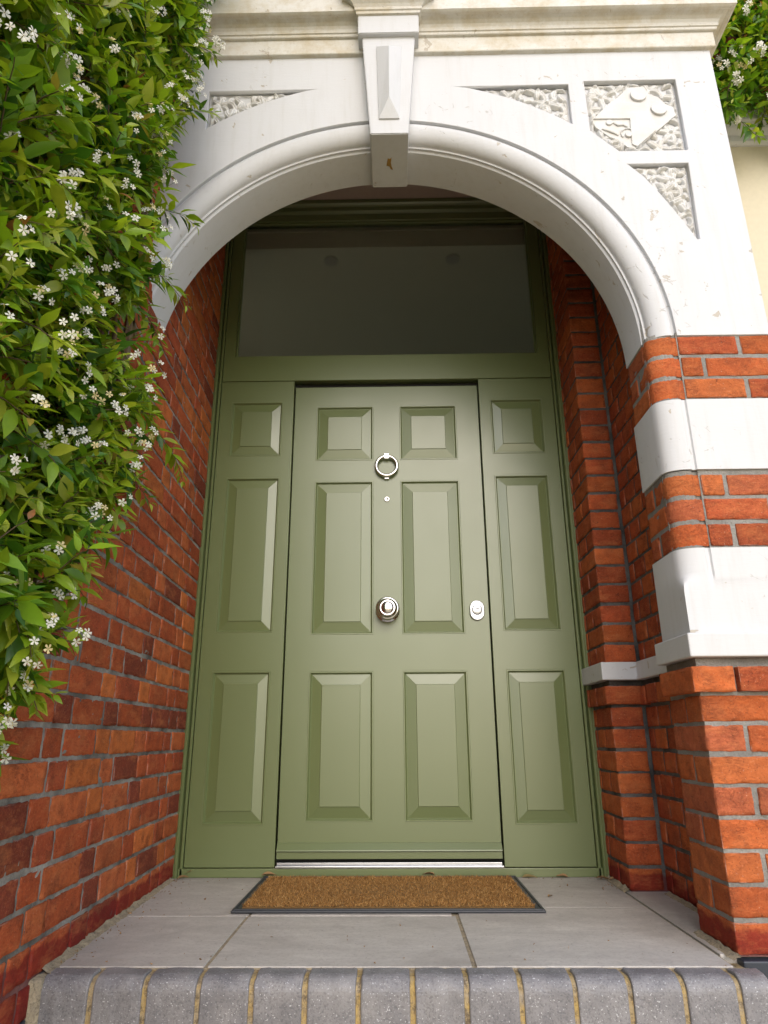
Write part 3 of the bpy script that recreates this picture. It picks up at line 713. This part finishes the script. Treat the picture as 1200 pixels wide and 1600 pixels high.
bm_prism(bm, pts, LY-.012, LY, axis='y', bev=.0035, minang=50); lock = from_bm('lock_escutcheon', bm, SATIN, door)
bm = bmesh.new(); bm_lathe(bm, [(.0235, .0), (.0235, .013), (.0225, .0165), (.019, .018), (.001, .0185)], (.398, LY, 1.062), n=36); from_bm('lock_cylinder', bm, SATIN, lock, True)
box('keyhole', (.391, .405, LY-.0197, LY-.0180, 1.0630, 1.0675), DARK, lock)

# dim hall behind the transom window
bm = bmesh.new()
for b in ((-1.6, 1.6, .075, .085, 3.2, 3.34), (-1.6, 1.6, .08, 4.2, 3.245, 3.29), (-1.65, -1.6, .08, 4.2, 0, 1.0), (-1.65, -1.6, .08, 4.2, 2.5, 3.25), (-1.65, -1.6, .08, .35, 1.0, 2.5), (-1.65, -1.6, 1.5, 4.2, 1.0, 2.5), (1.6, 1.65, .08, 4.2, 0, 3.25), (-1.65, 1.65, 4.2, 4.25, 0, 3.25), (-1.65, 1.65, .08, 4.25, -.05, 0)): bm_box(bm, *b)  # opening in the left side wall is added to light the hall ceiling
bm_box(bm, -1.5, 1.5, .086, .13, 3.095, 3.244)
tag(from_bm('hallway', bm, HALL), kind='structure')
for x in (-.33, .40):
    bm = bmesh.new(); n = 32
    for r0, r1, z0 in ((0, .030, 3.241), (.030, .042, 3.237)):
        bm_prism(bm, [(x+r1*math.cos(2*PI*i/n), .375+r1*math.sin(2*PI*i/n)) for i in range(n)], z0, 3.2445)
    tag(from_bm('recessed_downlight', bm, m_simple('downlight_rim', (.42, .42, .38), .5)), 'unlit round ceiling light seen dimly through the transom, the %s one' % ('left' if x < 0 else 'right'), 'ceiling light', 'hall ceiling lights')

# ------------------------------------------------------------------ door mat
mat = thing('doormat', 'brown coir doormat with black rubber edge lying before the door', 'doormat', (0, 0, 0))
MX0, MX1, MY0, MY1 = -.495, .497, -.585, -.035
bm = bmesh.new(); bm_box(bm, MX0, MX1, MY0, MY1, .001, .009, bev=.003)
b_ = .012
for q in ((MX0+.004, MX1-.004, MY0+.004, MY0+b_), (MX0+.004, MX1-.004, MY1-b_, MY1-.004), (MX0+.004, MX0+b_, MY0, MY1), (MX1-b_, MX1-.004, MY0, MY1)): bm_box(bm, *q, .008, .0125, bev=.0015)
from_bm('rubber_edge', bm, RUBBER, mat)
bm = bmesh.new(); bm_box(bm, MX0+.030, MX1-.030, MY0+.030, MY1-.028, .008, .013); from_bm('backing', bm, m_simple('coir_base', (.16, .09, .03), .95), mat)
nf = 52000
bx = rng.uniform(MX0+.030, MX1-.030, nf); by = rng.uniform(MY0+.030, MY1-.028, nf)
dx, dy = rng.normal(0, .0045, nf), rng.normal(0, .0045, nf); hz = rng.uniform(.003, .012, nf)*(1-.35*np.exp(-(bx/.30)**2-((by+.3)/.16)**2)); wa = rng.uniform(0, PI, nf); ww = .0013
V = np.stack([np.c_[bx-ww*np.cos(wa), by-ww*np.sin(wa), np.full(nf, .011)], np.c_[bx+ww*np.cos(wa), by+ww*np.sin(wa), np.full(nf, .011)], np.c_[bx+dx*1.4, by+dy*1.4, .011+hz]], 1).reshape(-1, 3)
cc = np.array([(.30, .15, .045), (.40, .21, .065), (.20, .09, .025), (.50, .30, .11)])[rng.integers(0, 4, nf)]*rng.uniform(.8, 1.15, (nf, 1))
link('coir_pile', np_mesh('coir_pile', V, np.arange(nf*3).reshape(-1, 3), np.repeat(cc, 3, 0)), COIR, mat)

# ------------------------------------------------------------------ house wall on the right behind the porch
hw = thing('house_wall', 'cream rendered house wall with white band seen right of the porch', 'wall')
box('render', (1.30, 5.5, -.40, -.1, -.36, 3.30), RENDER, hw)
bm = bmesh.new(); bm_prism(bm, [(-.3, 3.25), (-.41, 3.25), (-.425, 3.262), (-.430, 3.29), (-.455, 3.31), (-.47, 3.335), (-.48, 3.34), (-.48, 3.42), (-.3, 3.43)], 1.305, 5.5, axis='x', bev=0); bmesh.ops.recalc_face_normals(bm, faces=bm.faces)
from_bm('string_course', bm, WHITE, hw)
PALN = 'deep'; B = Bricks()
for row in range(26):
    z0 = 3.44+row*G; u = 1.31-(.16 if row % 2 else 0)
    while u < 3.0:
        L = .215 if (row % 2) else .1025 if rng.random() < .3 else .215
        if u+L > 1.31: B.add(max(u, 1.31), u+L, -.40, -.36, z0, z0+BH, step=.04, faces='yxXzZ')
        u += L+J
B.build('upper_brickwork', hw)
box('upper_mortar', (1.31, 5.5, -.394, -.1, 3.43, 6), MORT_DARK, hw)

# ------------------------------------------------------------------ foliage tools
def leaf_template(ns=6):
    t = np.linspace(0, 1, ns); wd = np.sin(PI*t**.76)**1.12*.5; wd[0] = .02; wd[-1] = .0
    V = []; 
    for i in range(ns): V += [(-wd[i], t[i], 0), (0, t[i], 0), (wd[i], t[i], 0)]
    F = []
    for i in range(ns-1):
        a = i*3; F += [(a, a+1, a+4, a+3), (a+1, a+2, a+5, a+4)]
    return np.array(V), np.array(F)
LT, LF = leaf_template()
def make_leaves(pos, dirs, nrm, length, width, fold, curl, col):
    """batch build; dirs = leaf axis, nrm = up side"""
    n = len(pos); d = dirs/np.linalg.norm(dirs, axis=1, keepdims=True)
    s = np.cross(d, nrm); s /= np.maximum(np.linalg.norm(s, axis=1, keepdims=True), 1e-6); u = np.cross(s, d)
    x = LT[None, :, 0]*width[:, None]; y = LT[None, :, 1]*length[:, None]
    t = LT[None, :, 1]
    h = np.abs(x)*fold[:, None]-curl[:, None]*length[:, None]*t**2+.012*length[:, None]*np.sin(t*9+pos[:, :1]*99)*np.sign(LT[None, :, 0])
    P = pos[:, None, :]+s[:, None, :]*x[..., None]+d[:, None, :]*y[..., None]+u[:, None, :]*h[..., None]
    F = (LF[None]+np.arange(n)[:, None, None]*len(LT)).reshape(-1, 4)
    return P.reshape(-1, 3), F, np.repeat(col, len(LT), 0)
LEAFCOL = {'old': [(.05, .14, .016), (.065, .17, .018), (.04, .11, .018), (.08, .19, .02)],
           'mid': [(.13, .25, .016), (.16, .29, .018), (.105, .22, .016)],
           'new': [(.25, .37, .022), (.32, .42, .028), (.38, .43, .045), (.22, .35, .018)],
           'odd': [(.34, .26, .05), (.36, .14, .05), (.30, .33, .06)]}
def flower_cluster(cen, out, nfl, R, parent, spread=.022, size=.0125):
    V = []; F = []; Cc = []; k = 0
    st = bmesh.new()
    out = np.array(out)/np.linalg.norm(out)
    for _ in range(nfl):
        off = R.normal(0, 1, 3); off -= out*min(0, off@out); off = off/np.linalg.norm(off)*spread*R.uniform(.45, 1.1)
        c = np.array(cen)+off+out*spread*.3; ax = out*.9+off/spread*.6+R.normal(0, .25, 3); ax /= np.linalg.norm(ax)
        a = np.cross(ax, [0.2, .3, 1.0]); a /= np.linalg.norm(a); b = np.cross(ax, a); r0 = R.uniform(0, 6.28); sz = size*R.uniform(.8, 1.15)
        col = np.array((.84, .82, .72))*R.uniform(.88, 1.0)
        if R.random() < .12: col = np.array((.72, .60, .30))
        for j in range(5):
            an = r0+j*2*PI/5; e = a*math.cos(an)+b*math.sin(an); g = -a*math.sin(an)+b*math.cos(an)
            p = [c+e*sz*.10-g*sz*.05, c+e*sz*.10+g*sz*.08, c+e*sz*.75+g*sz*.42+ax*sz*.12, c+e*sz*.95-g*sz*.02-ax*sz*.05, c+e*sz*.55-g*sz*.16]
            V += p; F += [(k, k+1, k+2, k+4), (k+4, k+2, k+3, k+3)]; Cc += [col*.9]*2+[col]*3; k += 5
        for q in range(2):   # yellow throat
            e = a*math.cos(q*1.57)+b*math.sin(q*1.57); p = [c-e*sz*.14+ax*sz*.06, c+e*sz*.14+ax*sz*.06, c+e*sz*.05-ax*sz*.7, c-e*sz*.05-ax*sz*.7]
            V += p; F += [(k, k+1, k+2, k+3)]; Cc += [np.array((.62, .50, .16))]*2+[np.array((.42, .42, .16))]*2; k += 4
        # thin flower stalk
        base = np.array(cen)-out*spread*.9; g = np.cross(ax, out+.01); g = g/(np.linalg.norm(g)+1e-6)*.0007
        V += [c-ax*sz*.6-g, c-ax*sz*.6+g, base+g, base-g]; F += [(k, k+1, k+2, k+3)]; Cc += [np.array((.16, .22, .05))]*4; k += 4
    F = [list(dict.fromkeys(f)) for f in F]; st.free()
    me = bpy.data.meshes.new('flower_cluster'); me.from_pydata([tuple(v) for v in V], [], F); me.update()
    at = me.color_attributes.new('col', 'FLOAT_COLOR', 'POINT'); at.data.foreach_set('color', np.c_[np.array(Cc), np.ones(len(Cc))].astype(np.float32).ravel())
    return link('flower_cluster', me, PETAL, parent)

class Shoots:
    def __init__(s, seed): s.R = np.random.default_rng(seed); s.p = []; s.d = []; s.n = []; s.L = []; s.W = []; s.c = []; s.fo = []; s.cu = []; s.tips = []; s.stems = []
    def shoot(s, base, dirn, length, age, big=1.0, ok=None):
        R = s.R; n = max(3, int(length/.0185)); p = np.array(base, float); d = np.array(dirn, float); d /= np.linalg.norm(d)
        side = np.cross(d, R.normal(0, 1, 3)); side /= np.linalg.norm(side); pts = [p.copy()]
        for i in range(n):
            d = d+np.array([0, 0, -.05])+R.normal(0, .09, 3); d /= np.linalg.norm(d); p = p+d*length/n
            if ok is not None and not ok(p): break
            pts.append(p.copy()); side = side-d*(side@d); side /= np.linalg.norm(side)+1e-9
            if i % 1 == 0:
                ang = R.uniform(1.2, 1.9); side = side*math.cos(ang)+np.cross(d, side)*math.sin(ang)
                t = (i+1)/n; LL = big*(.045+.027*math.sin(PI*min(1, t*.9+.1)))*R.uniform(.65, 1.2)*(1-.35*(t > .85))
                for sg in (1, -1):
                    ld = side*sg*.85+d*.75+R.normal(0, .18, 3)+np.array([0, 0, -.10])
                    up = np.array([.35, -.45, .95])+R.normal(0, .38, 3)
                    tone = 'new' if (R.random() < age+.35*(t > .6)*age*2) else ('mid' if R.random() < .58 else 'old')
                    if R.random() < .028: tone = 'odd'
                    cs = LEAFCOL[tone]; c = np.array(cs[R.integers(0, len(cs))])*R.uniform(.8, 1.2)
                    s.p.append(p+ld/np.linalg.norm(ld)*.004); s.d.append(ld); s.n.append(up); s.L.append(LL); s.W.append(LL*R.uniform(.32, .44)); s.c.append(c)
                    s.fo.append(R.uniform(.1, .5)); s.cu.append(R.uniform(-.05, .32))
        if len(pts) > 2: s.tips.append((pts[-1], d)); s.stems.append(pts)
    def build(s, parent):
        P, F, Cc = make_leaves(np.array(s.p), np.array(s.d), np.array(s.n), np.array(s.L), np.array(s.W), np.array(s.fo), np.array(s.cu), np.array(s.c))
        link('foliage', np_mesh('foliage', P, F, Cc), LEAF, parent, True)
        bm = bmesh.new()
        for pts in s.stems: tube_mesh(bm, pts, lambda t: .0019-.0010*t, 4)
        from_bm('twigs', bm, STEM, parent, True)

# --- big jasmine on the left wall.  Outline in wall coordinates: front edge y as a function of height z
EDGE = [(.30, -2.2), (.38, -1.80), (.50, -1.66), (.68, -1.56), (.78, -1.54), (.92, -1.47), (1.10, -1.40), (1.25, -1.31), (1.40, -1.27), (1.60, -1.32), (1.80, -1.37), (2.05, -1.37), (2.30, -1.29), (2.55, -1.25), (2.8, -1.22), (3.0, -1.21), (3.3, -1.17), (3.6, -1.12), (4.2, -1.0)]
ez = np.array([e[0] for e in EDGE]); ey = np.array([e[1] for e in EDGE])
def edge_y(z): return float(np.interp(z, ez, ey))
jas = thing('climbing_jasmine', 'large star jasmine with white flowers climbing the brick wall on the left', 'climbing plant', (-.8, -1.5, 0))
sh = Shoots(21); R = sh.R
def okfun(p): return p[1] < edge_y(p[2])+.02*math.sin(p[2]*31)+.03 and p[0] < -.60+.05*math.sin(p[1]*9+p[2]*5)
cnt = 0
while cnt < 2500:
    z = R.uniform(.34, 4.1); y = R.uniform(-2.45, -.85)
    if y > edge_y(z)-.03: continue
    # sparser hollow patches low near the battens
    if noise.noise(Vector((y*3.5, z*2.6, 1.7))) < -.22 and R.random() < .82: continue
    x = -.815+abs(R.normal(0, .055))+.03*noise.noise(Vector((y*5, z*5, 0)))
    out = np.array([.75+R.normal(0, .35), -.25+R.normal(0, .55), .25+R.normal(0, .6)])
    dist_edge = edge_y(z)-y
    if dist_edge < .15: out[1] += .4
    sh.shoot((x, y, z), out, R.uniform(.07, .19), R.choice([.08, .25, .62], p=[.1, .25, .65]), ok=okfun); cnt += 1
# stray shoots reaching past the edge, over the arch and the brick
for (b, d, L) in (((-.80, -1.06, 1.60), (.10, 1.0, .25), .44), ((-.80, -1.06, 1.54), (.12, .9, .05), .34), ((-.80, -.98, 1.30), (.2, .6, -.1), .14), ((-.78, -1.06, 2.60), (.7, .15, .15), .15), ((-.76, -1.07, 2.9), (.9, 0, .2), .16),
                  ((-.76, -1.08, 3.32), (.9, 0, .35), .18), ((-.78, -1.08, 3.1), (.9, 0, -.05), .14), ((-.80, -1.05, 2.2), (.7, .2, -.1), .16), ((-.80, -1.05, 2.0), (.7, .2, -.3), .17), ((-.80, -1.05, 1.85), (.5, .4, -.3), .15),
                  ((-.78, -1.5, .62), (.5, .2, -.6), .13), ((-.78, -1.62, .52), (.5, .2, -.6), .13), ((-.80, -1.28, .98), (.4, .5, -.5), .12), ((-.80, -1.12, 1.2), (.3, .6, -.4), .12), ((-.78, -1.08, 2.75), (.8, .1, -.1), .12)):
    sh.shoot((b[0], b[1]-.17, b[2]), d, L+.06, .45, big=.95)
sh.build(jas)
bm = bmesh.new()
for k in range(20):
    y = R.uniform(-1.9, -1.15); pts = []; x0 = -.80+R.uniform(0, .05)
    for i in range(30):
        z = -.3+i*.145; y += R.normal(0, .018); yy = min(y, edge_y(z)-.07); pts.append((x0+.02*math.sin(i*.9+k), yy, z))
    pts = [p for p in pts if p[2] > (.75 if p[1] > -1.5 else .3)]
    r = R.uniform(.003, .010)
    if len(pts) > 3: tube_mesh(bm, pts, r, 8)
from_bm('woody_stems', bm, STEM, jas, True)
cells = {}
for t in sh.tips:          # flowers open on the outermost shoots of the mass
    p = t[0]
    if p[2] > 3.75 or p[1] > edge_y(p[2])+.04 or p[1] < -2.3: continue
    k_ = (int(p[1]/.085), int(p[2]/.085))
    if k_ not in cells or p[0]-.35*p[1] > cells[k_][0]-.35*cells[k_][1]: cells[k_] = p
keys = sorted(cells); chosen = [cells[keys[i]] for i in R.permutation(len(keys))[:int(len(keys)*.62)]]
chosen.sort(key=lambda p: np.linalg.norm(p-np.array((.03, -3.0, .52)))+R.normal(0, .15)); extra = []
for p in chosen:
    up = max(0, (p[2]-1.6)); nfl = int(R.integers(1, 5)+min(3, up*2.0))
    fc = flower_cluster(p+np.array([.026, -.034, .004]), (.62, -.75, .05), nfl+1, R, jas, spread=.021, size=.0098)
    if len(extra) >= 0: extra.append(fc)
if len(extra) > 98:      # the clusters past the first hundred become one part
    bm = bmesh.new()
    for o in extra[98:]:
        bm.from_mesh(o.data); me = o.data; bpy.data.objects.remove(o); bpy.data.meshes.remove(me)
    from_bm('further_flower_clusters', bm, PETAL, jas)['kind'] = 'stuff'
# batten trellis behind it
tre = thing('wooden_trellis', 'weathered wooden batten trellis fixed to the wall behind the jasmine', 'trellis', (-.8, -1.5, 0))
for (y0, z0, y1, z1) in ((-1.42, .78, -1.34, 3.9), (-1.17, 1.25, -1.12, 3.9), (-1.7, .4, -1.66, 3.9), (-1.85, 2.2, -1.1, 2.28), (-1.8, 1.45, -1.1, 1.5), (-1.32, 1.95, -1.12, 1.75)):
    bm = bmesh.new(); bm_box(bm, -.808, -.790, -.011, .011, 0, math.hypot(y1-y0, z1-z0), bev=.0015)
    bmesh.ops.transform(bm, matrix=Matrix.Translation((0, y0, z0)) @ Matrix.Rotation(-math.atan2(y1-y0, z1-z0), 4, 'X'), verts=bm.verts)
    from_bm('batten', bm, WOOD, tre)
# --- jasmine at the upper right
jr = thing('climbing_jasmine', 'star jasmine with white flowers hanging from the upper right house wall', 'climbing plant', (1.7, -.4, 3.5))
s2 = Shoots(5); R = s2.R
for k in range(620):
    z = R.uniform(3.26, 4.6); x = R.uniform(1.40, 2.35); y = -.50-abs(R.normal(0, .09))
    s2.shoot((x, y, z), (R.normal(-.1, .5), -.7+R.normal(0, .4), R.normal(-.1, .6)), R.uniform(.10, .2), R.choice([.1, .3, .5]))
for b, d, L in (((1.62, -.52, 3.52), (-.25, -.3, -.6), .16), ((1.82, -.52, 3.50), (.1, -.3, -.8), .26), ((1.95, -.52, 3.5), (0, -.3, -.9), .34)): s2.shoot(b, d, L, .3)
s2.build(jr)
tp = [t[0] for t in s2.tips if t[0][0] < 2.5]; order = R.permutation(len(tp)); ch = []
for i in order:
    if all(np.linalg.norm(tp[i]-q) > .062 for q in ch): ch.append(tp[i])
    if len(ch) >= 80: break
for p in ch: flower_cluster(p+np.array([-.01, -.02, -.01]), (-.2, -.8, -.3), int(R.integers(4, 9)), R, jr, spread=.026, size=.015)

# ------------------------------------------------------------------ fallen leaves and crumbs
DRY = m_simple('dry_leaf', (.33, .20, .09), .8); DRY2 = m_simple('pale_dry_leaf', (.46, .36, .16), .8)
def dry(x, y, z, L, ang, label, m=DRY, tilt=.25):
    P, F, _ = make_leaves(np.array([[0, 0, 0.]]), np.array([[1., 0, tilt]]), np.array([[0, .3, 1.]]), np.array([L]), np.array([L*.42]), np.array([.5]), np.array([.25]), np.zeros((1, 3)))
    V2 = np.vstack([P, P-np.array([0, 0, .0012])]); F2 = np.vstack([F, (F+len(P))[:, ::-1]])
    o = link('fallen_leaf', np_mesh('fallen_leaf', V2, F2), m, None, True); o.location = (x, y, z); o.rotation_euler = (random.uniform(-.5, .5), 0, ang)
    tag(o, label, 'leaf', 'dry leaves fallen on the step')
dry(-.502, -.030, .014, .058, .25, 'brown leaf resting on the back left corner of the doormat')
dry(.52, -.022, .004, .06, -.2, 'pale dry leaf behind the back right corner of the doormat', DRY2)
dry(.70, -.020, .004, .05, 2.9, 'small brown leaf against the sill left of the right brick nib')
dry(.80, -.05, .006, .055, -.5, 'curled brown leaf at the foot of the right door frame post')
dry(.845, -.085, .006, .042, .6, 'crumpled brown leaf touching the base of the right brick nib')
dry(-.83, -.045, .006, .045, .5, 'curled brown leaf in the left corner by the door frame')
dry(-.80, -.018, .022, .035, 1.0, 'pale green leaf leaning on the left end of the sill', DRY2)
dry(.18, -.022, .014, .05, 3.0, 'thin brown leaf tucked behind the middle of the doormat')
dry(.55, -.36, .003, .028, .9, 'tiny curled brown leaf on the slab right of the doormat')
V = []; F = []; k = 0
for _ in range(240):
    e = rng.random()
    if e < .40: x, y = -.83+abs(rng.normal(0, .035))+.0, rng.uniform(-1.08, -.03); x += -.03*(1+y)+.02
    elif e < .55: x, y = .83-abs(rng.normal(0, .03)), rng.uniform(-.25, -.02)
    elif e < .7: x, y = rng.uniform(-.8, .8), -.02-abs(rng.normal(0, .02))
    else: x, y = rng.uniform(-.8, .82), rng.uniform(-1.1, -.05)
    if MX0 < x < MX1 and MY0 < y < MY1: continue
    s_ = rng.uniform(.001, .0032); q = rng.normal(0, 1, (4, 3))*s_+np.array([x, y, .0022]); q[:, 2] = np.maximum(q[:, 2], .0008)
    V += list(q); F += [(k, k+1, k+2), (k, k+2, k+3), (k, k+3, k+1), (k+1, k+3, k+2)]; k += 4
tag(link('crumbs', np_mesh('crumbs', V, F), DRY), 'scattered dry crumbs and grit on the stone step', 'debris', None, 'stuff')
